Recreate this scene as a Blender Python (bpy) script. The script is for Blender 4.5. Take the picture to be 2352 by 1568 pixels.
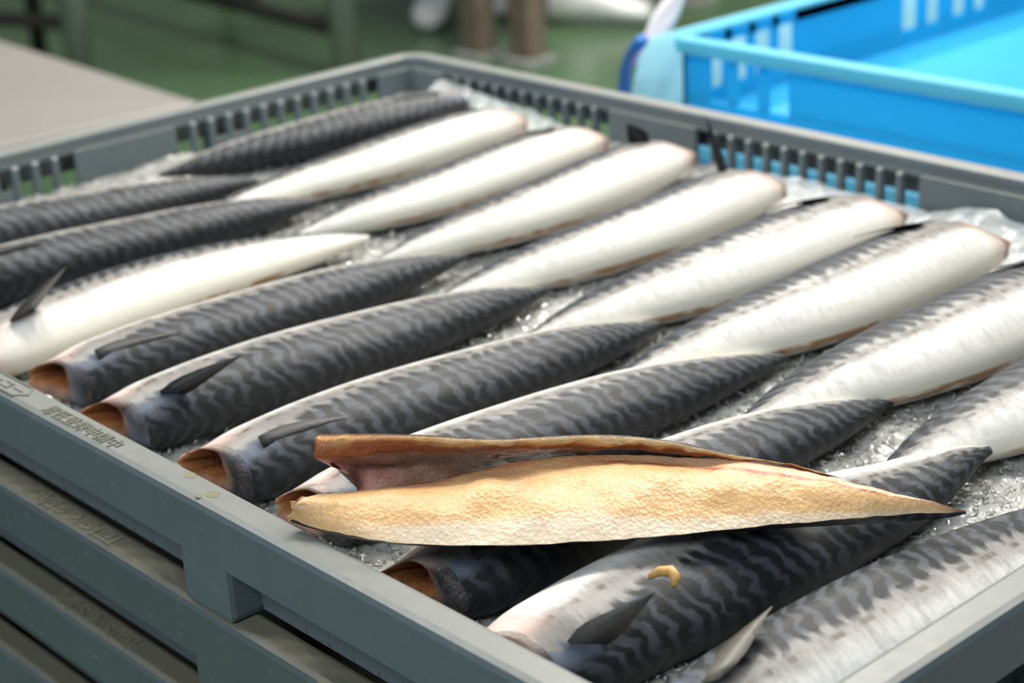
import bpy, bmesh, math, random
import numpy as np
from mathutils import Vector, Matrix, Euler, noise as mnoise

for o in list(bpy.data.objects):
    bpy.data.objects.remove(o)
S = bpy.context.scene
COL = S.collection
R = math.radians

# ------------------------------------------------------------------ camera
cam_d = bpy.data.cameras.new('camera')
cam_d.sensor_width = 36.0
cam_d.lens = 64.063
cam_d.clip_start = 0.02
cam_d.clip_end = 60
cam_d.dof.use_dof = True
cam_d.dof.focus_distance = 0.62
cam_d.dof.aperture_fstop = 11.5
cam = bpy.data.objects.new('camera', cam_d)
COL.objects.link(cam)
cam.location = (0.99056, -0.28773, 0.27653)
cam.rotation_euler = Euler((1.1931117, 0.0532723, 0.8323813), 'XYZ')
S.camera = cam

# ------------------------------------------------------------------ world, lamps, exposure
S.view_settings.view_transform = 'Standard'
S.view_settings.look = 'None'
S.view_settings.gamma = 1.0
S.view_settings.use_curve_mapping = False
S.view_settings.exposure = 0.0
W = bpy.data.worlds.new('world')
S.world = W
W.use_nodes = True
W.node_tree.nodes['Background'].inputs[0].default_value = (0.62, 0.74, 0.86, 1)
W.node_tree.nodes['Background'].inputs[1].default_value = 0.20


def area(name, loc, target, sx, sy, power, col):
    d = bpy.data.lights.new(name, 'AREA')
    d.shape = 'RECTANGLE'
    d.size = sx
    d.size_y = sy
    d.energy = power
    d.color = col
    o = bpy.data.objects.new(name, d)
    COL.objects.link(o)
    o.location = loc
    v = Vector(target) - Vector(loc)
    o.rotation_euler = v.to_track_quat('-Z', 'Y').to_euler()
    return o


WARM = (1.0, 0.965, 0.90)
area('tray_fill_light', (-0.2, 0.85, 1.75), (0.30, 0.30, 0), 1.25, 0.16, 27, WARM)
area('tray_fill_light', (0.35, 1.5, 1.75), (0.45, 0.30, 0), 1.25, 0.16, 30, WARM)
area('tray_fill_light', (-1.1, 0.2, 1.75), (0.30, 0.25, 0), 1.25, 0.16, 22, WARM)
area('tray_fill_light', (-1.4, 2.6, 1.9), (-2.3, 2.6, -0.75), 1.25, 0.3, 120, WARM)
area('tray_fill_light', (0.7, 2.4, 1.9), (0.45, 0.95, -0.05), 1.25, 0.16, 17, WARM)  # added fill above the blue trays to brighten their inside
area('front_fill', (1.3, -2.2, 2.3), (0.45, 0.2, -0.05), 1.6, 1.0, 58, (0.86, 0.94, 1.0))  # unseen fill added from the front to light the crate faces


# ------------------------------------------------------------------ helpers
def tag(o, label=None, cat=None, group=None, kind=None):
    if label:
        o['label'] = label
    if cat:
        o['category'] = cat
    if group:
        o['group'] = group
    if kind:
        o['kind'] = kind
    return o


def empty(name, loc=(0, 0, 0)):
    o = bpy.data.objects.new(name, None)
    o.empty_display_size = 0.02
    COL.objects.link(o)
    o.location = loc
    return o


def link_mesh(name, me, mat=None, parent=None):
    o = bpy.data.objects.new(name, me)
    COL.objects.link(o)
    if mat is not None and not me.materials:
        me.materials.append(mat)
    if parent is not None:
        o.parent = parent
        o.location = -parent.location
    return o


def obj(name, verts, faces, mat=None, parent=None, smooth=True, recalc=True):
    me = bpy.data.meshes.new(name)
    me.from_pydata([tuple(v) for v in verts], [], faces)
    if recalc:
        bm = bmesh.new()
        bm.from_mesh(me)
        bmesh.ops.recalc_face_normals(bm, faces=bm.faces)
        bm.to_mesh(me)
        bm.free()
    me.update()
    if smooth:
        me.polygons.foreach_set('use_smooth', [True] * len(me.polygons))
    return link_mesh(name, me, mat, parent)


def obj_bm(name, bm, mat, parent=None, smooth=False):
    bmesh.ops.recalc_face_normals(bm, faces=bm.faces)
    me = bpy.data.meshes.new(name)
    bm.to_mesh(me)
    bm.free()
    if smooth:
        me.polygons.foreach_set('use_smooth', [True] * len(me.polygons))
    return link_mesh(name, me, mat, parent)


def bm_box(bm, x0, x1, y0, y1, z0, z1, bev=0.0, seg=2):
    vs = [bm.verts.new(p) for p in ((x0, y0, z0), (x1, y0, z0), (x1, y1, z0), (x0, y1, z0),
                                    (x0, y0, z1), (x1, y0, z1), (x1, y1, z1), (x0, y1, z1))]
    fs = [bm.faces.new([vs[i] for i in f]) for f in ((3, 2, 1, 0), (4, 5, 6, 7), (0, 1, 5, 4),
                                                    (1, 2, 6, 5), (2, 3, 7, 6), (3, 0, 4, 7))]
    if bev > 0:
        es = list({e for f in fs for e in f.edges})
        bmesh.ops.bevel(bm, geom=es, offset=bev, segments=seg, affect='EDGES', profile=0.6)


def box(name, x0, x1, y0, y1, z0, z1, mat, parent=None, bev=0.0, seg=2):
    bm = bmesh.new()
    bm_box(bm, x0, x1, y0, y1, z0, z1, bev, seg)
    return obj_bm(name, bm, mat, parent)


def tube(name, pts, rad, mat, parent=None, n=10, caps=True):
    verts, faces = [], []
    pts = [Vector(p) for p in pts]
    for i, p in enumerate(pts):
        a = pts[max(0, i - 1)]
        b = pts[min(len(pts) - 1, i + 1)]
        t = (b - a).normalized()
        u = t.orthogonal().normalized() if i == 0 else (u - t * u.dot(t)).normalized()
        w = t.cross(u)
        r = rad[i] if isinstance(rad, (list, tuple)) else rad
        for k in range(n):
            q = 2 * math.pi * k / n
            verts.append(p + u * (math.cos(q) * r) + w * (math.sin(q) * r))
    for i in range(len(pts) - 1):
        for k in range(n):
            faces.append((i * n + k, i * n + (k + 1) % n, (i + 1) * n + (k + 1) % n, (i + 1) * n + k))
    if caps:
        faces.append(tuple(range(n)))
        faces.append(tuple((len(pts) - 1) * n + k for k in range(n)))
    return obj(name, verts, faces, mat, parent)


def loft(rows, closed_u=True):
    """rows: list of equal-length point lists -> verts, faces"""
    n = len(rows[0])
    verts = [p for r in rows for p in r]
    faces = []
    for i in range(len(rows) - 1):
        for k in range(n if closed_u else n - 1):
            k2 = (k + 1) % n
            faces.append((i * n + k, i * n + k2, (i + 1) * n + k2, (i + 1) * n + k))
    return verts, faces


def smoothstep(a, b, x):
    t = min(1, max(0, (x - a) / (b - a)))
    return t * t * (3 - 2 * t)


def interp(xs, ys, x):
    return float(np.interp(x, xs, ys))


def spline(xs, ys, x):
    """monotone-ish cubic (Catmull-Rom) interpolation of scalars or vectors"""
    n = len(xs)
    i = max(0, min(n - 2, int(np.searchsorted(xs, x)) - 1))
    t = (x - xs[i]) / (xs[i + 1] - xs[i])
    p = [np.asarray(ys[max(0, min(n - 1, j))], float) for j in (i - 1, i, i + 1, i + 2)]
    return 0.5 * ((2 * p[1]) + (-p[0] + p[2]) * t + (2 * p[0] - 5 * p[1] + 4 * p[2] - p[3]) * t * t
                  + (-p[0] + 3 * p[1] - 3 * p[2] + p[3]) * t ** 3)


# ------------------------------------------------------------------ node helper
class NT:
    def __init__(self, name):
        self.m = bpy.data.materials.new(name)
        self.m.use_nodes = True
        self.t = self.m.node_tree
        self.b = self.t.nodes['Principled BSDF']
        self.out = self.t.nodes['Material Output']

    def put(self, sock, v):
        if isinstance(v, bpy.types.NodeSocket):
            self.t.links.new(v, sock)
        elif isinstance(v, (tuple, list)):
            sock.default_value = tuple(v) + ((1,) if len(v) == 3 and sock.type == 'RGBA' else ())
        else:
            sock.default_value = v

    def node(self, typ, **kw):
        n = self.t.nodes.new(typ)
        for k, v in kw.items():
            setattr(n, k, v)
        return n

    def math(self, op, a, b=0.0, c=0.0, clamp=False):
        n = self.node('ShaderNodeMath', operation=op)
        n.use_clamp = clamp
        self.put(n.inputs[0], a)
        self.put(n.inputs[1], b)
        self.put(n.inputs[2], c)
        return n.outputs[0]

    def ss(self, a, b, x):
        n = self.node('ShaderNodeMapRange', interpolation_type='SMOOTHSTEP')
        self.put(n.inputs['Value'], x)
        self.put(n.inputs['From Min'], a)
        self.put(n.inputs['From Max'], b)
        return n.outputs[0]

    def mix(self, f, a, b, blend='MIX'):
        n = self.node('ShaderNodeMix', data_type='RGBA', blend_type=blend)
        self.put(n.inputs[0], f)
        self.put(n.inputs[6], a)
        self.put(n.inputs[7], b)
        return n.outputs[2]

    def vec(self, x, y, z=0.0):
        n = self.node('ShaderNodeCombineXYZ')
        for i, v in enumerate((x, y, z)):
            self.put(n.inputs[i], v)
        return n.outputs[0]

    def xyz(self, v):
        n = self.node('ShaderNodeSeparateXYZ')
        self.put(n.inputs[0], v)
        return n.outputs

    def noise(self, vec=None, scale=5.0, detail=2.0, rough=0.5, dist=0.0, col=False):
        n = self.node('ShaderNodeTexNoise')
        if vec is not None:
            self.put(n.inputs['Vector'], vec)
        self.put(n.inputs['Scale'], scale)
        self.put(n.inputs['Detail'], detail)
        self.put(n.inputs['Roughness'], rough)
        self.put(n.inputs['Distortion'], dist)
        return n.outputs[1 if col else 0]

    def coord(self, which='Object'):
        return self.node('ShaderNodeTexCoord').outputs[which]

    def geo(self, which='Position'):
        return self.node('ShaderNodeNewGeometry').outputs[which]

    def bump(self, h, strength=0.3, dist=0.001):
        n = self.node('ShaderNodeBump')
        self.put(n.inputs['Height'], h)
        n.inputs['Strength'].default_value = strength
        n.inputs['Distance'].default_value = dist
        self.put(self.b.inputs['Normal'], n.outputs[0])
        return n.outputs[0]

    def set(self, **kw):
        for k, v in kw.items():
            self.put(self.b.inputs[k.replace('_', ' ')], v)
        return self.m


def simple(name, col, rough=0.5, var=0.06, scale=12, metal=0.0, bump=0.0, bscale=200, bdist=0.0005, **kw):
    t = NT(name)
    p = t.geo()
    n = t.noise(p, scale, 4, 0.6)
    c = t.mix(n, tuple(max(0, x * (1 - var * 2)) for x in col), tuple(min(1, x * (1 + var * 2)) for x in col))
    t.set(Base_Color=c, Roughness=rough, Metallic=metal, **kw)
    if bump:
        t.bump(t.noise(p, bscale, 3), bump, bdist)
    return t.m


# ------------------------------------------------------------------ materials
def mat_crate(name, col, grime, film, amount):
    t = NT(name)
    p = t.geo()
    n1 = t.noise(p, 22, 5, 0.65)
    n2 = t.noise(p, 140, 4, 0.6)
    sx = t.xyz(p)
    streak = t.noise(t.vec(t.math('MULTIPLY', sx[0], 160), t.math('MULTIPLY', sx[1], 160), t.math('MULTIPLY', sx[2], 12)), 1, 3)
    c = t.mix(n1, tuple(x * 0.88 for x in col), tuple(x * 1.12 for x in col))
    c = t.mix(t.math('MULTIPLY', t.ss(0.58, 0.72, n2), 0.25 * grime), c, (0.30, 0.30, 0.22))
    c = t.mix(t.math('MULTIPLY', t.ss(0.62, 0.75, streak), 0.22 * grime), c, (0.20, 0.17, 0.09))
    # dried yellowish spots
    v = t.node('ShaderNodeTexVoronoi')
    t.put(v.inputs['Vector'], p)
    v.inputs['Scale'].default_value = 38
    spot = t.math('SUBTRACT', 1.0, t.ss(0.10, 0.16, v.outputs['Distance']))
    keep = t.ss(0.60, 0.66, t.noise(p, 9, 1))
    c = t.mix(t.math('MULTIPLY', t.math('MULTIPLY', spot, keep), 0.55), c, (0.30, 0.27, 0.11))
    # upward faces: slime and dirt film, with warm lamp tone painted in
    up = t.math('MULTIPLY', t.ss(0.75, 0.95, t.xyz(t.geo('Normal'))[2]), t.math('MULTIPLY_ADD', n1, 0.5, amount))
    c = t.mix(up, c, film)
    t.set(Base_Color=c, Roughness=t.math('MULTIPLY_ADD', n2, 0.25, 0.27))
    t.bump(t.math('ADD', t.math('MULTIPLY', n2, 0.6), n1), 0.18, 0.0008)
    return t.m


M_CRATE = mat_crate('grey_plastic', (0.140, 0.176, 0.195), 1.0, (0.215, 0.215, 0.190), 0.55)
M_CRATE_OLD = mat_crate('worn_grey_plastic', (0.110, 0.140, 0.150), 1.6, (0.165, 0.152, 0.105), 0.65)
M_LETTER = simple('grimy_grey_plastic', (0.20, 0.20, 0.155), 0.3)
M_LETTER_OLD = simple('dark_grimy_plastic', (0.20, 0.19, 0.13), 0.35)


def mat_blue(name, col, tr):
    t = NT(name)
    p = t.geo()
    n = t.noise(p, 6, 3)
    c = t.mix(n, tuple(x * 0.93 for x in col), tuple(min(1, x * 1.06) for x in col))
    t.set(Base_Color=c, Roughness=0.33)
    tl = t.node('ShaderNodeBsdfTranslucent')
    t.put(tl.inputs[0], c)
    mx = t.node('ShaderNodeMixShader')
    mx.inputs[0].default_value = tr
    t.t.links.new(t.b.outputs[0], mx.inputs[1])
    t.t.links.new(tl.outputs[0], mx.inputs[2])
    t.t.links.new(mx.outputs[0], t.out.inputs[0])
    return t.m


M_BLUE = mat_blue('blue_plastic', (0.075, 0.68, 1.0), 0.55)
M_BLUERIM = mat_blue('lit_worn_blue_plastic', (0.24, 0.80, 0.95), 0.4)  # paler blue for the rim: wear plus top light put into the colour
M_STEEL = simple('brushed_steel', (0.42, 0.39, 0.365), 0.42, var=0.05, scale=8, metal=0.55)
M_POST = simple('dull_grey_steel', (0.27, 0.29, 0.27), 0.5)
M_DARK = simple('dark_steel', (0.018, 0.016, 0.014), 0.6)
M_BROWN = simple('rusty_brown_steel', (0.17, 0.13, 0.095), 0.7, var=0.25, scale=30)
M_RUBBER = simple('white_rubber', (0.72, 0.73, 0.72), 0.4)
M_SOLE = simple('grey_green_rubber', (0.10, 0.13, 0.10), 0.6)
M_CLOTH = simple('white_cloth', (0.80, 0.78, 0.82), 0.8, bump=0.3)
M_HOSE = simple('blue_hose', (0.02, 0.16, 0.55), 0.4)
M_LBLUE = simple('reflection_blue', (0.42, 0.52, 0.66), 0.4)


def mat_floor():
    t = NT('green_painted_floor')
    p = t.geo()
    n = t.noise(p, 1.6, 4, 0.6)
    n2 = t.noise(p, 9, 4, 0.65)
    c = t.mix(n, (0.040, 0.085, 0.034), (0.090, 0.165, 0.075))
    c = t.mix(t.math('MULTIPLY', t.ss(0.55, 0.75, n2), 0.5), c, (0.035, 0.06, 0.03))
    t.set(Base_Color=c, Roughness=t.math('MULTIPLY_ADD', n, 0.3, 0.12))
    t.bump(n2, 0.25, 0.004)
    return t.m


def mat_skin():
    """mackerel skin; uv.x = metres from the cut end, uv.y = signed angle / 180 deg (0 back, 1 belly)"""
    t = NT('mackerel_skin')
    uv = t.node('ShaderNodeUVMap', uv_map='fish').outputs[0]
    s = t.xyz(uv)
    u, v = s[0], s[1]
    av = t.math('ABSOLUTE', v)
    rnd = t.node('ShaderNodeObjectInfo').outputs['Random']
    off = t.math('MULTIPLY', rnd, 37.0)
    uo = t.math('ADD', u, off)
    side = t.math('MULTIPLY', t.math('SIGN', v), 3.1)
    fine = t.noise(t.vec(t.math('MULTIPLY', uo, 900), t.math('MULTIPLY', v, 60), off), 1, 3, 0.6)
    med = t.noise(t.vec(t.math('MULTIPLY', uo, 70), t.math('MULTIPLY', v, 7), side), 1, 3, 0.55)
    warp = t.noise(t.vec(t.math('MULTIPLY', uo, 95), t.math('MULTIPLY', v, 9), t.math('ADD', side, 5.0)), 1, 2, 0.5)
    big = t.noise(t.vec(t.math('MULTIPLY', uo, 28), t.math('MULTIPLY', v, 3), t.math('ADD', side, 9.0)), 1, 2, 0.5)
    # wavy bars across the back
    ph = t.math('ADD', uo, t.math('MULTIPLY', t.math('SUBTRACT', warp, 0.5), 0.0105))
    ph = t.math('ADD', ph, t.math('MULTIPLY', t.math('SUBTRACT', big, 0.5), 0.016))
    ph = t.math('ADD', ph, t.math('MULTIPLY', av, 0.022))
    bar = t.math('SINE', t.math('MULTIPLY', ph, 2 * math.pi / 0.0078))
    bar = t.math('ADD', bar, t.math('MULTIPLY', t.math('SUBTRACT', med, 0.5), 2.6))
    bar = t.ss(-0.45, 0.85, bar)
    # lateral line: thin, dark
    ll = t.math('ABSOLUTE', t.math('SUBTRACT', av, t.math('MULTIPLY_ADD', t.math('SUBTRACT', big, 0.5), 0.03, 0.355)))
    lline = t.math('MULTIPLY', t.math('SUBTRACT', 1.0, t.ss(0.002, 0.010, ll)), t.ss(0.35, 0.6, t.noise(t.vec(t.math('MULTIPLY', uo, 1400), 0.0), 1, 1)))
    lite = t.mix(med, (0.052, 0.057, 0.067), (0.100, 0.108, 0.125))
    dark = t.mix(big, (0.016, 0.0165, 0.019), (0.030, 0.031, 0.034))
    spine = t.math('MULTIPLY_ADD', t.ss(0.03, 0.22, av), 0.75, 0.25)
    back = t.mix(t.math('MULTIPLY', bar, spine), dark, lite)
    back = t.mix(t.math('MULTIPLY', lline, 0.55), back, (0.006, 0.006, 0.008))
    # bluish sheen behind the gill cut
    head = t.math('MULTIPLY', t.math('SUBTRACT', 1.0, t.ss(0.004, 0.022, t.math('ADD', u, t.math('MULTIPLY', t.math('SUBTRACT', med, 0.5), 0.022)))), t.ss(0.20, 0.30, av))
    back = t.mix(t.math('MULTIPLY', head, 0.60), back, (0.20, 0.235, 0.30))
    # flank: silver white, brownish dashes at the edge of the back, warm belly
    fw = t.noise(t.vec(t.math('MULTIPLY', uo, 330), t.math('MULTIPLY', v, 5), off), 1, 4, 0.65)
    silver = t.mix(t.ss(0.40, 0.72, fw), (0.86, 0.84, 0.80), (0.62, 0.60, 0.58))
    silver = t.mix(t.ss(0.66, 0.92, av), silver, (0.88, 0.845, 0.74))
    edge = t.math('SUBTRACT', 1.0, t.ss(0.50, 0.62, t.math('ADD', av, t.math('MULTIPLY', t.math('SUBTRACT', med, 0.5), 0.10))))
    lo = t.math('SUBTRACT', 1.0, t.ss(0.54, 0.67, t.math('ADD', av, t.math('MULTIPLY', t.math('SUBTRACT', med, 0.5), 0.10))))
    silver = t.mix(t.math('MULTIPLY', lo, 0.85), silver, t.mix(t.ss(0.35, 0.7, fw), (0.47, 0.435, 0.40), (0.29, 0.265, 0.245)))  # greyer upper flank: own tone plus dimness away from the lamp, in colour
    silver = t.mix(t.math('MULTIPLY', edge, 0.70), silver, (0.17, 0.16, 0.15))
    da = t.math('ABSOLUTE', t.math('SUBTRACT', av, t.math('MULTIPLY_ADD', t.math('SUBTRACT', big, 0.5), 0.03, 0.535)))
    dash = t.math('MULTIPLY', t.math('SUBTRACT', 1.0, t.ss(0.006, 0.024, da)), t.ss(0.48, 0.60, t.noise(t.vec(t.math('MULTIPLY', uo, 150), 4.0, side), 1, 2)))
    silver = t.mix(t.math('MULTIPLY', dash, 0.75), silver, (0.085, 0.062, 0.045))
    # ragged border between back and flank
    b = t.math('ADD', av, t.math('MULTIPLY', t.math('SUBTRACT', med, 0.5), 0.07))
    b = t.math('ADD', b, t.math('MULTIPLY', t.math('SUBTRACT', bar, 0.5), 0.035))
    b = t.math('ADD', b, t.math('MULTIPLY', t.math('SUBTRACT', 1.0, t.ss(0.012, 0.055, u)), 0.085))
    mask = t.ss(0.455, 0.515, b)
    c = t.mix(mask, back, silver)
    # belly slit and pinkish collar
    slit = t.math('MULTIPLY', t.math('MULTIPLY', t.ss(0.800, 0.845, t.math('MULTIPLY', v, -1.0)), t.math('SUBTRACT', 1.0, t.ss(0.95, 0.98, av))), t.math('MULTIPLY', t.ss(0.075, 0.105, u), t.math('SUBTRACT', 1.0, t.ss(0.15, 0.18, u))))
    slit = t.math('MULTIPLY', slit, t.ss(0.30, 0.55, med))
    c = t.mix(t.math('MULTIPLY', slit, 0.85), c, (0.34, 0.15, 0.03))
    col = t.math('MULTIPLY', t.math('SUBTRACT', 1.0, t.ss(0.001, 0.016, t.math('ADD', u, t.math('MULTIPLY', t.math('SUBTRACT', med, 0.5), 0.012)))), t.ss(0.45, 0.6, av))
    c = t.mix(t.math('MULTIPLY', col, 0.55), c, (0.62, 0.36, 0.28))
    c = t.mix(t.math('MULTIPLY', t.ss(0.45, 0.7, fine), 0.16), c, t.mix(0.5, c, (0.02, 0.02, 0.02)))
    t.set(Base_Color=c, Roughness=t.mix(mask, (0.50, 0.50, 0.50), (0.33, 0.33, 0.33)), IOR=1.42)
    t.b.inputs['Specular IOR Level'].default_value = 0.27
    t.b.inputs['Coat Weight'].default_value = 0.03
    t.b.inputs['Coat Roughness'].default_value = 0.22
    h = t.math('ADD', t.math('MULTIPLY', fine, 0.25), t.math('ADD', t.math('MULTIPLY', fw, 0.7), t.math('MULTIPLY', med, 0.8)))
    t.bump(h, 0.35, 0.0008)
    return t.m


def mat_flesh(name, rough, spec):
    """point colour attribute 'col' plus grain and wet gloss"""
    t = NT(name)
    a = t.node('ShaderNodeAttribute', attribute_name='col')
    p = t.geo()
    n = t.noise(p, 260, 4, 0.65)
    n2 = t.noise(p, 900, 3, 0.6)
    c = t.mix(t.math('MULTIPLY', t.ss(0.40, 0.75, n), 0.35), a.outputs['Color'], t.mix(0.5, a.outputs['Color'], (0.36, 0.14, 0.06)))
    c = t.mix(t.math('MULTIPLY', t.ss(0.55, 0.8, n2), 0.25), c, t.mix(0.6, c, (1.0, 0.85, 0.62)))
    t.set(Base_Color=c, Roughness=rough, IOR=1.42)
    t.b.inputs['Specular IOR Level'].default_value = spec
    t.b.inputs['Subsurface Weight'].default_value = 0.10
    t.b.inputs['Subsurface Scale'].default_value = 0.004
    v = t.node('ShaderNodeTexVoronoi')
    t.put(v.inputs['Vector'], p)
    v.inputs['Scale'].default_value = 620
    t.bump(t.math('ADD', t.math('MULTIPLY', v.outputs['Distance'], 0.35), t.math('ADD', t.math('MULTIPLY', n, 0.5), t.math('MULTIPLY', n2, 0.55))), 0.75, 0.0008)
    return t.m


def mat_fin(name, dark, light):
    t = NT(name)
    p = t.coord('Generated')
    s = t.xyz(p)
    n = t.noise(t.vec(t.math('MULTIPLY', s[0], 6), t.math('MULTIPLY', s[1], 6), t.math('MULTIPLY', s[2], 6)), 2.5, 4, 0.7)
    t.set(Base_Color=t.mix(n, dark, light), Roughness=0.4)
    t.bump(n, 0.5, 0.0006)
    return t.m


def mat_ice(name, lo, hi, tr):
    t = NT(name)
    p = t.geo()
    n = t.noise(p, 420, 3, 0.65)
    n2 = t.noise(p, 45, 2)
    c = t.mix(n2, lo, hi)
    t.set(Base_Color=c, Roughness=0.10, IOR=1.31)
    t.b.inputs['Transmission Weight'].default_value = tr
    t.b.inputs['Specular IOR Level'].default_value = 0.9
    t.b.inputs['Coat Weight'].default_value = 0.5
    t.b.inputs['Coat Roughness'].default_value = 0.06
    t.bump(n, 0.6, 0.0008)
    return t.m


def mat_film(name, col, transp):
    t = NT(name)
    p = t.geo()
    n = t.noise(p, 90, 4, 0.6)
    t.set(Base_Color=col, Roughness=0.14, IOR=1.45)
    t.b.inputs['Specular IOR Level'].default_value = 0.8
    t.bump(n, 0.5, 0.002)
    tr = t.node('ShaderNodeBsdfTransparent')
    mx = t.node('ShaderNodeMixShader')
    mx.inputs[0].default_value = transp
    t.t.links.new(t.b.outputs[0], mx.inputs[1])
    t.t.links.new(tr.outputs[0], mx.inputs[2])
    t.t.links.new(mx.outputs[0], t.out.inputs[0])
    return t.m


M_FLOOR = mat_floor()
M_SKIN = mat_skin()
M_FLESH = mat_flesh('raw_flesh', 0.14, 0.5)
M_MEMBRANE = mat_flesh('belly_membrane', 0.26, 0.22)
M_FIN = mat_fin('dark_fin', (0.006, 0.006, 0.007), (0.05, 0.05, 0.052))
M_FINPALE = mat_fin('pale_fin', (0.05, 0.046, 0.038), (0.24, 0.22, 0.18))
M_FINGREY = mat_fin('grey_fin', (0.035, 0.034, 0.032), (0.15, 0.145, 0.135))
M_ICE = mat_ice('ice_flakes', (0.70, 0.70, 0.66), (0.92, 0.90, 0.84), 0.55)
M_ICEBED = mat_ice('ice_bed', (0.24, 0.245, 0.235), (0.60, 0.59, 0.55), 0.0)
M_LINER = mat_film('clear_plastic_film', (0.82, 0.86, 0.85), 0.48)
M_BAG = mat_blue('pale_cyan_film', (0.40, 0.80, 0.92), 0.5)

# ------------------------------------------------------------------ floor
FZ = -0.75
f = box('floor', -9, 5, -5, 9, FZ - 0.05, FZ, M_FLOOR)
tag(f, kind='structure')

M_WALL = simple('pale_wall_paint', (0.55, 0.56, 0.53), 0.6)
tag(box('wall_back', -9, 5, 8.9, 9, FZ, 2.6, M_WALL), kind='structure')
tag(box('wall_left', -9, -8.9, -5, 9, FZ, 2.6, M_WALL), kind='structure')

# ------------------------------------------------------------------ grey crates
CX, CY = 0.7338, 0.5
ZI = -0.0325         # ice level


def rrect(d, rad=0.022, seg=6):
    """rounded rectangle path, inset by d"""
    r = max(rad - d, 0.004)
    pts = []
    for cx, cy, a0 in ((CX - d - r, d + r, -90), (CX - d - r, CY - d - r, 0), (d + r, CY - d - r, 90), (d + r, d + r, 180)):
        for k in range(seg + 1):
            a = R(a0 + 90 * k / seg)
            pts.append((cx + math.cos(a) * r, cy + math.sin(a) * r))
    return pts


def crate_rim(parent, mat):
    prof = [(0.0, -0.0225), (0.0, -0.0030), (0.0008, -0.0010), (0.0028, 0.0), (0.0110, 0.0), (0.0126, -0.0006),
            (0.0132, -0.0020), (0.0132, -0.0085), (0.0112, -0.0085), (0.0112, -0.0034), (0.0028, -0.0034), (0.0028, -0.0225)]
    rows = []
    for d, z in prof:
        rows.append([(x, y, z + parent.location.z) for x, y in rrect(d)])
    rows.append(rows[0])
    v, fa = loft(rows)
    o = obj('rim', v, fa, mat, parent, smooth=False)
    for p in o.data.polygons:
        p.use_smooth = abs(p.normal.z) < 0.98 and False
    return o


def side_box(name, side, a0, a1, d0, d1, z0, z1, mat, parent, bev=0.0006):
    """a: position along the side, d: distance inwards from the outer face"""
    if side == 'front':
        r = (a0, a1, d0, d1)
    elif side == 'back':
        r = (a0, a1, CY - d1, CY - d0)
    elif side == 'left':
        r = (d0, d1, a0, a1)
    else:
        r = (CX - d1, CX - d0, a0, a1)
    return box(name, *r, z0 + parent.location.z, z1 + parent.location.z, mat, parent, bev)


XG = [(0.0505, 0.2095), (0.2820, 0.4410), (0.5135, 0.6735)]
YG = [(0.0500, 0.2210), (0.2923, 0.4550)]


def slat_mesh(mat):
    me = bpy.data.meshes.new('slat')
    w, d, h = 0.0021, 0.0036, 0.036
    vs = [(-w, 0, -h), (w, 0, -h), (w, d, -h), (-w, d, -h), (-w, 0, 0), (w, 0, 0), (w * 0.8, d, -0.0022), (-w * 0.8, d, -0.0022),
          (-w * 0.8, d, -h), (w * 0.8, d, -h)]
    me.from_pydata(vs, [], [(0, 1, 9, 8), (4, 7, 6, 5), (0, 4, 5, 1), (8, 9, 6, 7), (0, 8, 7, 4), (1, 5, 6, 9)])
    me.materials.append(mat)
    return me


def crate(z, label, mat, full):
    t = empty('plastic_crate', (CX / 2, CY / 2, z))
    tag(t, label, 'crate', 'grey crates of the stack')
    crate_rim(t, mat)
    box('base', 0.0142, CX - 0.0142, 0.0142, CY - 0.0142, z - 0.0440, z - 0.0415, mat, t, 0.0006) if full else \
        box('base', 0.0142, CX - 0.0142, 0.0142, CY - 0.0142, z - 0.0440, z - 0.0415, mat, t)
    for side, gaps, L in (('front', XG, CX), ('back', XG, CX), ('left', YG, CY), ('right', YG, CY)):
        if full:
            e = 0.0112
            cuts = [e] + [q for g in gaps for q in g] + [L - e]
            for i in range(0, len(cuts), 2):
                side_box('wall_panel', side, cuts[i], cuts[i + 1], 0.0138, 0.0176, -0.0415, -0.0074, mat, t, 0.0011)
            side_box('upper_rail', side, e, L - e, 0.0112, 0.0150, -0.0090, -0.0062, mat, t, 0)
            side_box('lower_rail', side, e, L - e, 0.0139, 0.0160, -0.0415, -0.0330 if side == 'front' else -0.0385, mat, t, 0)
        else:
            side_box('wall_panel', side, 0.0112, L - 0.0112, 0.0138, 0.0166, -0.0415, -0.0074, mat, t, 0)
        sp = ((0.4738, 0.5034), (0.2304, 0.2600)) if L == CX else ((0.150, 0.1796), (0.3204, 0.350))
        for a0, a1 in sp:
            side_box('stacking_foot', side, a0, a1, 0.0004, 0.0175, -0.0444, -0.0210, mat, t, 0.0024)
    if full:
        sm = slat_mesh(mat)
        for side, gaps in (('front', XG), ('back', XG), ('left', YG), ('right', YG)):
            for g0, g1 in gaps:
                n = round((g1 - g0) / 0.0135) - 1
                for k in range(1, n + 1):
                    a = g0 + (g1 - g0) * k / (n + 1)
                    o = bpy.data.objects.new('slat', sm)
                    COL.objects.link(o)
                    o.parent = t
                    if side == 'back':
                        loc, rz = (a, CY - 0.0138), 180
                    elif side == 'front':
                        loc, rz = (a, 0.0138), 0
                    elif side == 'left':
                        loc, rz = (0.0138, a), -90
                    else:
                        loc, rz = (CX - 0.0138, a), 90
                    o.location = Vector((loc[0], loc[1], z - 0.0072)) - t.location
                    o.rotation_euler = (0, 0, R(rz))
    return t


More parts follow.
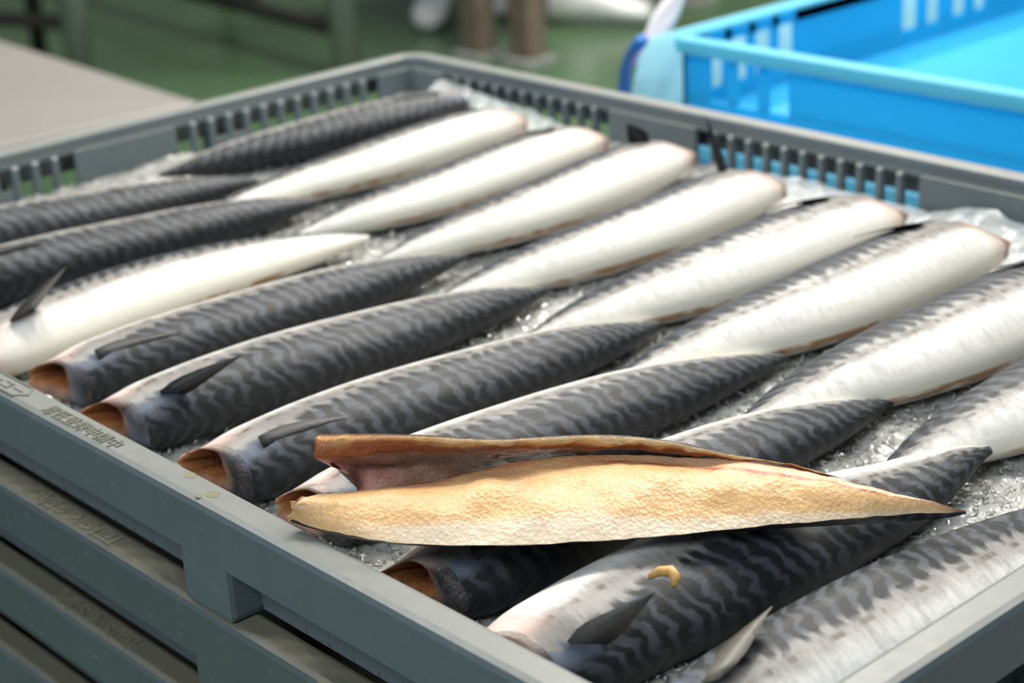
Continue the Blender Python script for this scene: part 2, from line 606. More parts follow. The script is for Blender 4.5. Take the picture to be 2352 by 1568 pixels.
def text_mesh(name, body, size, x, y, z, mat, parent, ext=0.00045, sx=1.0):
    c = bpy.data.curves.new(name, 'FONT')
    c.body = body
    c.size = size
    c.extrude = ext
    c.resolution_u = 3
    tmp = bpy.data.objects.new(name, c)
    COL.objects.link(tmp)
    dg = bpy.context.evaluated_depsgraph_get()
    me = bpy.data.meshes.new_from_object(tmp.evaluated_get(dg))
    bpy.data.objects.remove(tmp)
    xs = [v.co.x for v in me.vertices]
    x0, x1 = min(xs), max(xs)
    k = sx / (x1 - x0)
    for v in me.vertices:
        v.co = Vector(((v.co.x - x0) * k + x, v.co.y + y, v.co.z + z))
    me.materials.clear()
    return link_mesh(name, me, mat, parent)


PITCH = 0.0447
top = crate(0.0, 'top grey plastic crate of the stack, holding ice and mackerel', M_CRATE, True)
second = crate(-PITCH, 'second grey crate of the stack, its rim just under the fish crate', M_CRATE_OLD, False)
third = crate(-2 * PITCH, 'third grey crate of the stack, with year lettering on its dirty rim', M_CRATE_OLD, False)
fourth = crate(-3 * PITCH, 'fourth grey crate of the stack, showing only a dark corner at lower left', M_CRATE_OLD, False)
fifth = crate(-4 * PITCH, 'lowest grey crate of the stack, on the steel table', M_CRATE_OLD, False)
text_mesh('embossed_lettering', '意匠登録申請中', 0.0072, 0.3765, 0.0032, 0.0, M_LETTER, top, sx=0.0535)
text_mesh('embossed_brand', 'サンコー', 0.0062, 0.3195, 0.0045, 0.0, M_LETTER, top, sx=0.0345)
for cr, txt, x0, zz, sx in ((third, '昭59.5回', 0.3585, -2 * PITCH, 0.0600), (second, '昭59.5回', 0.3560, -PITCH, 0.0600)):
    text_mesh('embossed_lettering', txt, 0.0090, x0, 0.0028, zz, M_LETTER_OLD, cr, sx=sx)
M_STAIN = simple('dried_yellow_stain', (0.200, 0.190, 0.115), 0.35)
for sx_, sy_, sr_ in ((.4713, .0100, .0028), (.4905, .0068, .0031), (.4880, .0030, .0017)):
    rr0 = [[(sx_ + math.cos(k * .5236 + 1) * sr_ * q * (1 + .12 * math.sin(k * 2.1)), sy_ + math.sin(k * .5236 + 1) * sr_ * .8 * q, z_) for k in range(12)] for q, z_ in ((1, -0.0001), (.96, 0.00012))]
    v_, f_ = loft(rr0)
    f_.append(tuple(range(12, 24)))
    obj('dried_stain', v_, f_, M_STAIN, top, smooth=False)
# hexagon frame round the brand
hexo = [(0.3150, 0.0070), (0.3195, 0.0118), (0.3540, 0.0118), (0.3595, 0.0070), (0.3540, 0.0022), (0.3195, 0.0022)]
hv, hf = [], []
for k in range(6):
    for sc in (1.0, 0.93):
        hx = 0.3372 + (hexo[k][0] - 0.3372) * (1 if sc == 1 else 0.965)
        hy = 0.0070 + (hexo[k][1] - 0.0070) * (1 if sc == 1 else 0.88)
        hv += [(hx, hy, -0.0002), (hx, hy, 0.0005)]
for k in range(6):
    a, b = 4 * k, 4 * ((k + 1) % 6)
    hf += [(a, b, b + 1, a + 1), (a + 1, b + 1, b + 3, a + 3), (a + 3, b + 3, b + 2, a + 2)]
obj('embossed_frame', hv, hf, M_LETTER, top, smooth=False)


# ------------------------------------------------------------------ tables
def table(name, label, x0, x1, y0, y1, zt, mat, legmat, thick=0.035):
    t = empty(name, ((x0 + x1) / 2, (y0 + y1) / 2, FZ))
    tag(t, label, 'table')
    box('table_top', x0, x1, y0, y1, zt - thick, zt, mat, t, 0.006)
    for lx in (x0 + 0.05, x1 - 0.05):
        for ly in (y0 + 0.05, y1 - 0.05):
            tube('leg', [(lx, ly, FZ), (lx, ly, zt - thick)], 0.019, legmat, t)
    for ly in (y0 + 0.05, y1 - 0.05):
        tube('stretcher', [(x0 + 0.05, ly, FZ + 0.15), (x1 - 0.05, ly, FZ + 0.15)], 0.012, legmat, t)
    return t


ZT = -0.2230
table('steel_table', 'stainless steel table carrying the grey crate stack and the blue trays', -0.04, 1.00, -0.03, 1.26, ZT, M_STEEL, M_POST)
tl = table('work_table', 'pale stainless work table left of the crate, beyond its left rim', -2.2, -0.745, -0.55, 0.80, -0.20, M_STEEL, M_POST)
tl.rotation_euler = (0, 0, R(-3.0))

# added pale blue sheet standing in for a reflection on the work table
fv = []
for i in range(9):
    for j in range(7):
        fv.append((-1.62 + 0.032 * i, 0.62 + 0.028 * j - 0.004 * i, -0.198 + 0.010 * math.sin(i * 1.1 + j * 0.7) ** 2 + (0.0 if 0 < i < 8 and 0 < j < 6 else -0.002)))
ff = [(i * 7 + j, (i + 1) * 7 + j, (i + 1) * 7 + j + 1, i * 7 + j + 1) for i in range(8) for j in range(6)]
fo = obj('blue_reflection', fv, ff, M_LBLUE)
m_ = fo.modifiers.new('thickness', 'SOLIDIFY')
m_.thickness = 0.004
tag(fo, 'pale blue patch standing in for a reflection on the far edge of the steel work table', 'plastic sheet')

# ------------------------------------------------------------------ ice bed
rng = np.random.default_rng(7)


def smooth_noise(nx, ny, cell):
    a = rng.random((max(2, int(nx / cell)) + 2, max(2, int(ny / cell)) + 2))
    xi = np.linspace(0, a.shape[0] - 1.001, nx)
    yi = np.linspace(0, a.shape[1] - 1.001, ny)
    x0, y0 = xi.astype(int), yi.astype(int)
    fx, fy = (xi - x0)[:, None], (yi - y0)[None, :]
    return (a[np.ix_(x0, y0)] * (1 - fx) * (1 - fy) + a[np.ix_(x0 + 1, y0)] * fx * (1 - fy)
            + a[np.ix_(x0, y0 + 1)] * (1 - fx) * fy + a[np.ix_(x0 + 1, y0 + 1)] * fx * fy)


nx, ny = 340, 226
gx = np.linspace(0.0182, CX - 0.0182, nx)
gy = np.linspace(0.0182, CY - 0.0182, ny)
hz = ZI + (smooth_noise(nx, ny, 26) - 0.5) * 0.004 + (smooth_noise(nx, ny, 5) - 0.5) * 0.003 + (rng.random((nx, ny)) - 0.5) * 0.0022
GX, GY = np.meshgrid(gx, gy, indexing='ij')
hz += 0.006 * np.exp(-(GX - 0.0165) / 0.012)
hz += 0.006 * np.exp(-(CY - 0.0165 - GY) / 0.02)
V = np.stack([GX, GY, hz], -1).reshape(-1, 3)
idx = np.arange(nx * ny).reshape(nx, ny)
Q = np.stack([idx[:-1, :-1], idx[1:, :-1], idx[1:, 1:], idx[:-1, 1:]], -1).reshape(-1, 4)
# loose flakes on top of it
NF = 30000
c = np.stack([rng.uniform(0.018, CX - 0.018, NF), rng.uniform(0.018, CY - 0.018, NF), np.zeros(NF)], 1)
ix = np.clip(((c[:, 0] - gx[0]) / (gx[1] - gx[0])).astype(int), 0, nx - 1)
iy = np.clip(((c[:, 1] - gy[0]) / (gy[1] - gy[0])).astype(int), 0, ny - 1)
c[:, 2] = hz[ix, iy] + rng.uniform(-0.0002, 0.0022, NF)
sz = rng.uniform(0.0012, 0.0036, NF)[:, None]
d1 = rng.normal(size=(NF, 3))
d1[:, 2] *= 0.5
d1 /= np.linalg.norm(d1, axis=1)[:, None]
d2 = np.cross(d1, rng.normal(size=(NF, 3)))
d2 /= np.linalg.norm(d2, axis=1)[:, None]
d3 = np.cross(d1, d2)
k1 = rng.uniform(0.5, 1.6, (NF, 1))
k2 = rng.uniform(0.12, 0.42, (NF, 1))
T0 = np.stack([c + d1 * sz * k1, c - d1 * sz * 0.5 + d2 * sz * k2, c - d1 * sz * 0.5 - d2 * sz * k2, c + d3 * sz * 0.35], 1).reshape(-1, 3)
T0[:, 0] = np.clip(T0[:, 0], 0.0179, CX - 0.0179)
T0[:, 1] = np.clip(T0[:, 1], 0.0179, CY - 0.0179)
base = len(V) + 4 * np.arange(NF)
tri = np.concatenate([np.stack([base + a, base + b, base + d], 1) for a, b, d in ((0, 1, 2), (0, 3, 1), (1, 3, 2), (2, 3, 0))])
VV = np.concatenate([V, T0]).astype(np.float32)
me = bpy.data.meshes.new('crushed_ice')
me.vertices.add(len(VV))
me.vertices.foreach_set('co', VV.ravel())
loops = np.concatenate([Q.ravel(), tri.ravel()]).astype(np.int32)
me.loops.add(len(loops))
me.loops.foreach_set('vertex_index', loops)
starts = np.concatenate([np.arange(len(Q)) * 4, len(Q) * 4 + np.arange(len(tri)) * 3]).astype(np.int32)
me.polygons.add(len(starts))
me.polygons.foreach_set('loop_start', starts)
me.update(calc_edges=True)
me.validate()
me.materials.append(M_ICEBED)
me.materials.append(M_ICE)
me.polygons.foreach_set('material_index', np.concatenate([np.zeros(len(Q)), np.ones(len(tri))]).astype(np.int32))
ice = link_mesh('crushed_ice', me)
tag(ice, 'glittering bed of crushed ice under the mackerel in the grey crate', 'ice', kind='stuff')

# ------------------------------------------------------------------ mackerel
NS, NP = 60, 44
SP = [0, .06, .16, .30, .45, .60, .72, .82, .91, .97, 1.0]
AP = [.0215, .0252, .0275, .0285, .0275, .0250, .0212, .0165, .0105, .0050, .0025]
BP = [.0142, .0168, .0182, .0186, .0178, .0160, .0136, .0106, .0070, .0038, .0022]


def lerp3(a, b, t):
    return tuple(x + (y - x) * t for x, y in zip(a, b))


def fish(label, H, T, roll, flip=False, scale=1.0, bend=0.0, fin=None, zoff=0.0, seed=0, tail_lift=0.0, cut=True, zs=1.0, tailtop=0.0):
    H, T = Vector((H[0], H[1], 0)), Vector((T[0], T[1], 0))
    ax = (T - H)
    L = ax.length
    ax.normalize()
    D = Vector((ax.y, -ax.x, 0))
    if flip:
        D = -D
    U = Vector((0, 0, 1))
    rr = random.Random(seed)
    ph1, ph2 = rr.uniform(0, 6.28), rr.uniform(0, 6.28)
    ro = R(roll)

    def centre(s):
        b = interp(SP, BP, s) * scale
        z = -0.026 + 0.50 * b + zoff + tail_lift * smoothstep(0.75, 1.0, s)
        p = H + ax * (L * s) + D * (bend * math.sin(math.pi * s))
        return Vector((p.x, p.y, z))

    def point(s, phi, shrink=1.0, shift=0.0, push=0.0):
        a = float(spline(SP, AP, s)) * scale * (1 + 0.015 * math.sin(9 * s + ph1))
        b = float(spline(SP, BP, s)) * scale * zs * (1 + 0.02 * math.sin(11 * s + ph2))
        cc, sn = math.cos(phi), math.sin(phi)
        e = 0.92
        ca = math.copysign(abs(cc) ** e, cc) * a * shrink
        sb = math.copysign(abs(sn) ** e, sn) * b * shrink
        ca -= shift                                    # towards the belly
        # the ventral edge is a little sharper
        if cc < 0:
            sb *= 1 - 0.22 * cc * cc
        x = ca * math.cos(ro) - sb * math.sin(ro)
        z = ca * math.sin(ro) + sb * math.cos(ro)
        # soft flank settles onto the ice
        lim = -0.86 * b
        if z < lim:
            z = lim + (z - lim) * 0.35
        c0 = centre(s)
        fwd = (0.5 - 0.5 * cc) * 0.0055 * (1 - smoothstep(0.0, 0.22, s)) - 0.003 * (1 - smoothstep(0, 0.1, s)) * abs(sn) ** 2
        dp = (abs(phi) - 2.7) / 0.55
        fwd += 0.0065 * math.exp(-dp * dp) * (1 - smoothstep(0.0, 0.12, s))
        return c0 + D * x + U * z - ax * (fwd * scale) + ax * push

    t = empty('mackerel', H.lerp(T, 0.5) + U * ZI)
    tag(t, label, 'fish', 'headless mackerel on ice in the grey crate')
    verts, uvs = [], []
    for i in range(NS + 1):
        s = (i / NS) ** 1.0
        for k in range(NP):
            phi = -math.pi + 2 * math.pi * k / NP
            verts.append(point(s, phi))
    faces, fuv = [], []
    for i in range(NS):
        for k in range(NP):
            k2 = (k + 1) % NP
            faces.append((i * NP + k, i * NP + k2, (i + 1) * NP + k2, (i + 1) * NP + k))
            u0, u1 = L * i / NS, L * (i + 1) / NS
            v0, v1 = -1 + 2 * k / NP, -1 + 2 * (k + 1) / NP
            fuv += [(u0, v0), (u0, v1), (u1, v1), (u1, v0)]
    # blunt tail end
    tip = len(verts)
    verts.append(point(1.0, 0.0, 0.0) + ax * 0.002)
    for k in range(NP):
        faces.append((NS * NP + k, NS * NP + (k + 1) % NP, tip))
        fuv += [(L, -1 + 2 * k / NP), (L, -1 + 2 * (k + 1) / NP), (L, 0)]
    me = bpy.data.meshes.new('body')
    me.from_pydata([tuple(v) for v in verts], [], faces)
    ul = me.uv_layers.new(name='fish')
    ul.data.foreach_set('uv', [q for p in fuv for q in p])
    if flip:
        me.flip_normals()
    me.polygons.foreach_set('use_smooth', [True] * len(me.polygons))
    link_mesh('body', me, M_SKIN, t)
    # cut end: flesh ring round an open belly cavity
    if cut:
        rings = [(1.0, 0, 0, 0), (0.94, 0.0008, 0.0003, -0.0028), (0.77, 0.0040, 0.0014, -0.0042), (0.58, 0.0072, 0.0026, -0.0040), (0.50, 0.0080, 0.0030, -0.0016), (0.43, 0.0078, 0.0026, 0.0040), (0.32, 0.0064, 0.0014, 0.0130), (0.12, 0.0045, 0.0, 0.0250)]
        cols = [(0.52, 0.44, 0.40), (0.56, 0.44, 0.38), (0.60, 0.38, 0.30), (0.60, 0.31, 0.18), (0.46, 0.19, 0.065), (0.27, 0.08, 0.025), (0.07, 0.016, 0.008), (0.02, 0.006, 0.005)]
        cv, cc_ = [], []
        for (sh, sf, su, pu), cl in zip(rings, cols):
            for k in range(NP):
                phi = -math.pi + 2 * math.pi * k / NP
                j = 1 + (0.16 * mnoise.noise(Vector((math.cos(phi) * 1.6, math.sin(phi) * 1.6, seed * 3.1 + sh))) if sh < 0.9 else 0)
                p = point(0.0, phi, sh * j, sf * scale, pu) + U * (su * scale)
                cv.append(p)
                w = 0.75 + 0.5 * mnoise.noise(Vector((p.x * 160, p.y * 160, p.z * 160 + seed)))
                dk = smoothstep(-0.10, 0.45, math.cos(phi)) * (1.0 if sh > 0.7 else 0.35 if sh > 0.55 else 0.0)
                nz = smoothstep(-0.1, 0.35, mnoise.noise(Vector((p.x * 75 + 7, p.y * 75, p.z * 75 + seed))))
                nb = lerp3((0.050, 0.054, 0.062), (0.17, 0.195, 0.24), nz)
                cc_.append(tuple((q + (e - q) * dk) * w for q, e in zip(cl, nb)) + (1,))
        n = len(rings)
        cf = [(i * NP + k, i * NP + (k + 1) % NP, (i + 1) * NP + (k + 1) % NP, (i + 1) * NP + k) for i in range(n - 1) for k in range(NP)]
        cf.append(tuple((n - 1) * NP + k for k in range(NP)))
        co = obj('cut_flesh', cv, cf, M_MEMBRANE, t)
        ca = co.data.color_attributes.new('col', 'FLOAT_COLOR', 'POINT')
        for i, q in enumerate(cc_):
            ca.data[i].color = q
        tag(co, 'raw reddish cut end around an open belly cavity')
    # pectoral fin
    if fin:
        s0, phi0, ln, wd, lift, lean, face, fm = fin
        phi = R(phi0)
        base = point(s0, phi)
        nrm = (point(s0, phi) - centre(s0)).normalized()
        drc = (ax * math.cos(R(lift)) + nrm * math.sin(R(lift)) + D * lean).normalized()
        fn = (nrm * (1 - face) + D * face)
        fn = (fn - drc * fn.dot(drc)).normalized()
        wv = drc.cross(fn).normalized()
        fv, fcs = [], []
        st = [(0, .72), (.10, .98), (.25, 1.0), (.45, .80), (.65, .55), (.85, .26), (1, .03)]
        for q, w in st:
            c0 = base + drc * (ln * q) + fn * (0.0004 + 0.0006 * math.sin(q * 3)) + wv * (ln * 0.06 * q * q) - drc * (0.003 if q == 0 else 0)
            hw = wd * 0.5 * w
            th = 0.0005 * (1 - 0.7 * q)
            fv += [c0 - wv * hw, c0 + fn * th, c0 + wv * hw, c0 - fn * th]
        v_, f_ = loft([fv[i * 4:i * 4 + 4] for i in range(len(st))])
        f_ += [(0, 1, 2, 3), tuple(len(v_) - 4 + k for k in range(4))]
        fo = obj('pectoral_fin', v_, f_, fm, t)
    return t


FLAT = lambda s=.10, p=80, l=.036, w=.0072, m=None: (s, p, l, w, 3, 0.10, 0.0, m or M_FIN)
STAND = lambda s=.10, p=80, l=.034, w=.011, lift=45, lean=0.15, face=.7, m=None: (s, p, l, w, lift, lean, face, m or M_FIN)

# left row: cut ends at the near left rim, backs towards the camera
fish('far left dark striped mackerel running off the left edge, touching the back fish', (0.0812, 0.0629), (0.1086, 0.2879), 0, seed=1, scale=0.78, bend=0.0107, fin=FLAT())
fish('dark striped mackerel second from the left wall, its cut end off the left edge', (0.1562, 0.0609), (0.1726, 0.2877), 0, seed=2, scale=0.78, bend=0.0064, fin=FLAT())
fish('pale mackerel of the left row with a grey fin raised at its cut end', (0.2543, 0.0378), (0.2465, 0.2635), 4, flip=True, seed=3, scale=0.8, bend=0.0069, fin=STAND(.085, 104, .032, .015, 42, 0.0, .6, M_FINGREY))
fish('striped dark mackerel with an orange hollow cut end beside the emblem on the rim', (0.3122, 0.0498), (0.311, 0.2766), -1, seed=4, scale=0.76, bend=0.0035, fin=FLAT(.050, 64))
fish('dark mackerel with a thin black fin standing up behind its cut end', (0.3721, 0.0418), (0.3798, 0.2684), -2, seed=5, scale=0.8, bend=0.0034, fin=STAND(.065, 62, .034, .008, 40, 0.10, .75))
fish('dark mackerel with a flat black fin, left of the opened fillet', (0.443, 0.0434), (0.4536, 0.2699), -1, seed=6, scale=0.81, bend=0.0026, fin=FLAT(.055, 64))
fish('dark mackerel mostly hidden behind the raised flap of the fillet', (0.499, 0.048), (0.5208, 0.2763), -2, seed=7, scale=0.78, bend=0.0003, fin=FLAT())
fish('dark mackerel with a red cut end in the shadow under the fillet', (0.57, 0.04), (0.5835, 0.2679), -1, seed=8, scale=0.78, bend=-0.0016, fin=FLAT(.055, 64))
fish('large mackerel below the fillet with a grey fin raised and a yellow scrap on it', (0.6300, 0.0262), (0.6454, 0.2441), -14, seed=9, scale=0.83, bend=-0.0029, fin=STAND(.055, 62, .028, .013, 66, -0.30, .6, M_FINGREY), tail_lift=.006)
fish('pale brown-spotted mackerel lying along the near right rim', (0.690, 0.0250), (0.702, 0.262), 16, flip=True, seed=10, scale=0.75, bend=0, fin=STAND(.080, 72, .034, .020, 10, 0.2, .3, M_FINPALE))
# right row: cut ends at the far right rim, white bellies towards the camera
fish('dark striped mackerel furthest back, lying along the back left wall', (0.085, 0.465), (0.05, 0.2584), -2, flip=True, seed=11, scale=0.74, bend=0.01, fin=FLAT())
fish('white bellied mackerel next to the striped back fish, furthest of the pale row', (0.1432, 0.4502), (0.1392, 0.2357), 2, seed=12, scale=0.74, bend=-0.0115, fin=FLAT())
fish('second white bellied mackerel from the back, below the bundled clear film', (0.2155, 0.4486), (0.2153, 0.2349), 2, seed=13, scale=0.76, bend=-0.0136, fin=FLAT(.12, 84, .03, .012))
fish('third white bellied mackerel from the back, a black fin tip at its cut end', (0.2820, 0.4521), (0.2815, 0.2451), 2, seed=14, scale=0.82, bend=-0.0156, fin=STAND(.09, 84, .015, .012, 55, 0.0, .4))
fish('fourth white bellied mackerel from the back, with a black fin standing straight up', (0.3612, 0.4393), (0.3497, 0.2254), 2, seed=15, scale=0.8, bend=-0.0139, fin=STAND(.10, 80, .032, .006, 82, 0.0, .4))
fish('white bellied mackerel with flat black fin, in front of the blue slots', (0.4414, 0.4344), (0.4194, 0.2208), 3, seed=16, scale=0.88, bend=-0.0121, fin=FLAT(.13, 72, .034, .012))
fish('white bellied mackerel with brown dashes and black fin, third from the right edge', (0.5046, 0.4295), (0.4837, 0.2145), 4, seed=17, scale=0.9, bend=-0.0112, fin=FLAT(.14, 70, .036, .013))
fish('white bellied mackerel cut off by the right edge, tail beside the hidden dark fish', (0.5783, 0.4260), (0.5529, 0.2108), 4, seed=18, scale=0.93, bend=-0.0093, fin=FLAT(.14, 78))
fish('nearest white bellied mackerel, only its tail half in view at the right edge', (0.6485, 0.4241), (0.6208, 0.2126), 5, seed=19, scale=0.9, bend=-0.006, fin=FLAT(.14, 78))

# ------------------------------------------------------------------ opened fillet on top
ST = [0, .05, .12, .2, .3, .42, .55, .7, .85, 1]
FB = [(0.5324, 0.0099, 0.004), (0.5459, 0.0124, 0.004), (0.5658, 0.0177, 0.005), (0.5843, 0.0295, 0.005), (0.605, 0.0481, 0.005), (0.6234, 0.0686, 0.005), (0.6389, 0.0921, 0.004), (0.657, 0.1196, 0.003), (0.6763, 0.1439, 0.003), (0.6924, 0.1607, 0.003)]
FR = [(0.5355, 0.0111, 0.011), (0.5376, 0.0203, 0.011), (0.5493, 0.0314, 0.012), (0.5623, 0.0488, 0.013), (0.5729, 0.0743, 0.014), (0.5898, 0.0945, 0.015), (0.609, 0.1123, 0.014), (0.6349, 0.1307, 0.013), (0.6691, 0.1464, 0.009), (0.6931, 0.1599, 0.004)]
FG = [(0.5342, 0.0381, 0.003), (0.5356, 0.0393, 0.003), (0.5406, 0.0411, 0.004), (0.5493, 0.055, 0.004), (0.5618, 0.0777, 0.005), (0.5783, 0.1013, 0.006), (0.5994, 0.118, 0.007), (0.6292, 0.1351, 0.008), (0.6636, 0.1492, 0.006), (0.692, 0.1615, 0.003)]
FM = [(0.5381, 0.0312, 0.015), (0.5339, 0.037, 0.013), (0.537, 0.0411, 0.013), (0.5477, 0.0514, 0.013), (0.563, 0.0693, 0.013), (0.5834, 0.0926, 0.014), (0.6013, 0.112, 0.013), (0.631, 0.1309, 0.012), (0.6634, 0.147, 0.008), (0.6931, 0.1599, 0.004)]
FT = [(0.5325, 0.022, 0.021), (0.5361, 0.027, 0.021), (0.5425, 0.0358, 0.021), (0.5534, 0.0494, 0.021), (0.5683, 0.0652, 0.02), (0.5888, 0.0896, 0.019), (0.6058, 0.1074, 0.017), (0.6275, 0.1241, 0.014), (0.6554, 0.1436, 0.0095), (0.6931, 0.1599, 0.004)]
FT2 = [(0.5306, 0.025, 0.027), (0.5373, 0.0314, 0.027), (0.5461, 0.0391, 0.027), (0.5581, 0.0506, 0.026), (0.5744, 0.064, 0.025), (0.5937, 0.0911, 0.023), (0.6101, 0.1061, 0.021), (0.6293, 0.1242, 0.015), (0.6562, 0.1438, 0.01), (0.6933, 0.1595, 0.0042)]
fl = empty('mackerel_fillet', (0.61, 0.08, 0.0))
tag(fl, 'opened mackerel fillet, cream flesh up, laid across the dark fish', 'fish fillet')
NT_ = 110


def crv(P, t):
    return Vector(spline(ST, P, t))


def jit(p, k, a):
    return Vector((mnoise.noise(p * k), mnoise.noise(p * k + Vector((9, 0, 0))), mnoise.noise(p * k + Vector((0, 9, 0))))) * a


def lerpc(a, b, t):
    return tuple(x + (y - x) * t for x, y in zip(a, b))


CREAM = (0.77, 0.485, 0.225)
PINK = (0.77, 0.40, 0.235)
BLOOD = (0.42, 0.085, 0.045)
BELLY = (0.80, 0.66, 0.49)
NQ = 26


def sheet(name, row_fn, n, mat, col_fn=None, label=None, closed=False, caps=False):
    rows, cols = [], []
    for i in range(NT_ + 1):
        t = i / NT_
        r = row_fn(t)
        rows.append(r)
        if col_fn:
            cols += [col_fn(t, k / (n - 1), r[k]) for k in range(n)]
    v, f = loft(rows, closed)
    if caps:
        f += [tuple(range(n)), tuple(NT_ * n + k for k in range(n))]
    o = obj(name, v, f, mat, fl)
    if col_fn:
        ca = o.data.color_attributes.new('col', 'FLOAT_COLOR', 'POINT')
        ca.data.foreach_set('color', [x for q in cols for x in (*q, 1.0)])
    if label:
        o['label'] = label
    return o


def K_pt(t):        # lowest line of the skin under the flesh
    b, r = crv(FB, t), crv(FR, t)
    p = b.lerp(r, 0.30)
    p.z = min(b.z, r.z) - 0.0065 * math.sin(math.pi * min(1, 0.02 + 0.98 * t)) ** 0.7
    return p


def flesh_row(t):
    b, r, g = crv(FB, t), crv(FR, t), crv(FG, t)
    out = []
    dn = Vector((0, 0, -1))
    # far side of the ridge going down into the groove, then ridge -> bottom edge, then round under to the far side
    nq = NQ
    for k in range(nq):
        q = k / (nq - 1)
        p = r.lerp(b, q)
        p.z += 0.0045 * math.sin(math.pi * q) * math.sin(math.pi * min(1, .12 + .9 * t))      # plump
        p += jit(p, 75, 0.0012 * (0.3 + math.sin(math.pi * q)))
        p += jit(p, 240, 0.0003)
        if t < 0.02:
            p += jit(p, 500, 0.0016)
        out.append(p)
    return out


def flesh_col(t, q, p):
    n = mnoise.noise(p * 130)
    n2 = mnoise.noise(p * 45)
    c = lerpc(CREAM, PINK, smoothstep(-.3, .6, n2) * (1 - smoothstep(.5, .8, q)) * 0.6)
    c = lerpc(c, (0.70, 0.40, 0.20), 0.35 * smoothstep(0.0, 0.5, n))
    if t > 0.36:
        ql = 0.14 + 0.16 * smoothstep(0.36, 0.75, t) + 0.12 * smoothstep(0.75, 1.0, t)
        d = abs(q - ql + 0.03 * n2) / 0.055
        c = lerpc(c, BLOOD, (1 - smoothstep(0.3, 1.0, d)) * 0.9 * smoothstep(.36, .45, t) * (0.6 + 0.4 * smoothstep(-.3, .2, n)))
        c = lerpc(c, (0.80, 0.52, 0.36), 0.6 * (1 - smoothstep(ql - .08, ql, q)) * smoothstep(.36, .5, t))
    if t < 0.45:
        c = lerpc(c, (0.62, 0.22, 0.14), 0.75 * (1 - smoothstep(0.02, 0.16, q)) * smoothstep(-.3, .2, n2))
    w = smoothstep(0.72 + 0.05 * n2 + 0.13 * smoothstep(.35, .6, t), 0.84 + 0.10 * smoothstep(.35, .6, t), q) * smoothstep(0.05, 0.2, t) * (1 - 0.45 * smoothstep(.6, .95, t))
    c = lerpc(c, BELLY, w)
    if t > 0.9:
        c = lerpc(c, (0.22, 0.12, 0.07), smoothstep(.92, 1.0, t) * 0.8)
    return c


sheet('flesh', flesh_row, NQ, M_FLESH, flesh_col, 'glistening cream flesh with a red line')


def skin_row(t):
    b, r, g = crv(FB, t), crv(FR, t), crv(FG, t)
    k = K_pt(t)
    out = [b]
    kk = b.lerp(k, 0.5) + Vector((0.0, 0.0, -0.0008 * (1 - t)))
    out += [kk, k]
    g2 = g.lerp(r, 0.15)
    g2.z = min(g.z, r.z) - 0.0035 * (1 - smoothstep(.85, 1, t)) - 0.001
    out += [k.lerp(g2, 0.5), g2]
    out += [r.lerp(g2, 0.35) + Vector((0, 0, 0.0)), r]
    return out


so = sheet('skin', skin_row, 7, M_SKIN, None, 'dark skin on the underside')
ul = so.data.uv_layers.new(name='fish')
for p in so.data.polygons:
    for li in p.loop_indices:
        vi = so.data.loops[li].vertex_index
        ul.data[li].uv = ((vi // 7) / NT_ * 0.22 + 3.0, 0.08 + 0.30 * (vi % 7) / 6)


def flap_row(t):
    t0 = t
    t = t * 0.80
    g, m, tt, t2 = crv(FG, t), crv(FM, t), crv(FT, t), crv(FT2, t)
    w = smoothstep(0.62, 0.80, t)
    r = crv(FR, t) + Vector((-0.001, 0.001, 0.0))
    g, m, tt, t2 = g.lerp(r, w * .8), m.lerp(r, w), tt.lerp(r + Vector((0, 0, .0004)), w), t2.lerp(r + Vector((0, 0, .0008)), w)
    out = []
    pts = [g, m, tt, t2]
    for k in range(19):
        q = k / 18 * 3
        i = min(2, int(q))
        p = pts[i].lerp(pts[i + 1], q - i)
        a = 0.0009 if i < 2 else 0.0011
        p = p + jit(p, 110, a) + jit(p, 330, a * 0.6)
        out.append(p)
    back = Vector((-0.0026, 0.0030, 0.0)) * (1 - smoothstep(.70, 1, t0))
    for k in range(5):
        q = k / 4
        p = t2.lerp(g, q) + back * (1 + 1.0 * math.sin(math.pi * q))
        if q == 1:
            p.z -= 0.002
        out.append(p)
    e = smoothstep(.93, 1.0, t0)
    out = [p.lerp(r, e * .96) for p in out]
    return out


def flap_col(t, q, p):
    k = q * 23
    n = mnoise.noise(p * 150)
    n2 = mnoise.noise(p * 60)
    if k > 18.5:
        return (0.03, 0.032, 0.036)
    if k >= 12:
        e = (k - 12) / 6
        c = lerpc((0.34, 0.10, 0.035), (0.66, 0.36, 0.13), smoothstep(0.35, 1.0, e))
        c = lerpc(c, (0.78, 0.52, 0.24), smoothstep(.18, .34, t) * smoothstep(.25, .7, e))
        c = lerpc(c, (0.36, 0.10, 0.045), 0.85 * (1 - smoothstep(.20, .36, t)) * smoothstep(-.45, .15, n + 0.5 * n2) * (1 - 0.6 * smoothstep(.85, 1.0, e)))
    else:
        e = k / 12
        mem = lerpc((0.38, 0.18, 0.11), (0.52, 0.29, 0.20), smoothstep(-.4, .4, n))
        mem = lerpc(mem, (0.36, 0.19, 0.06), smoothstep(.5, 1.0, e) * smoothstep(.25, .4, t))
        thr = lerpc((0.66, 0.33, 0.26), (0.34, 0.11, 0.09), smoothstep(-.1, .4, n2))
        c = lerpc(thr, mem, smoothstep(.12, .26, t))
        if t > .42 and e < .35:
            c = lerpc(c, (0.06, 0.02, 0.015), 0.7 * smoothstep(-.3, .2, n))
    return c


fo = sheet('belly_flap', flap_row, 24, M_MEMBRANE, flap_col, 'raised brown and pink belly flap with a thick yellowish edge', closed=True, caps=True)

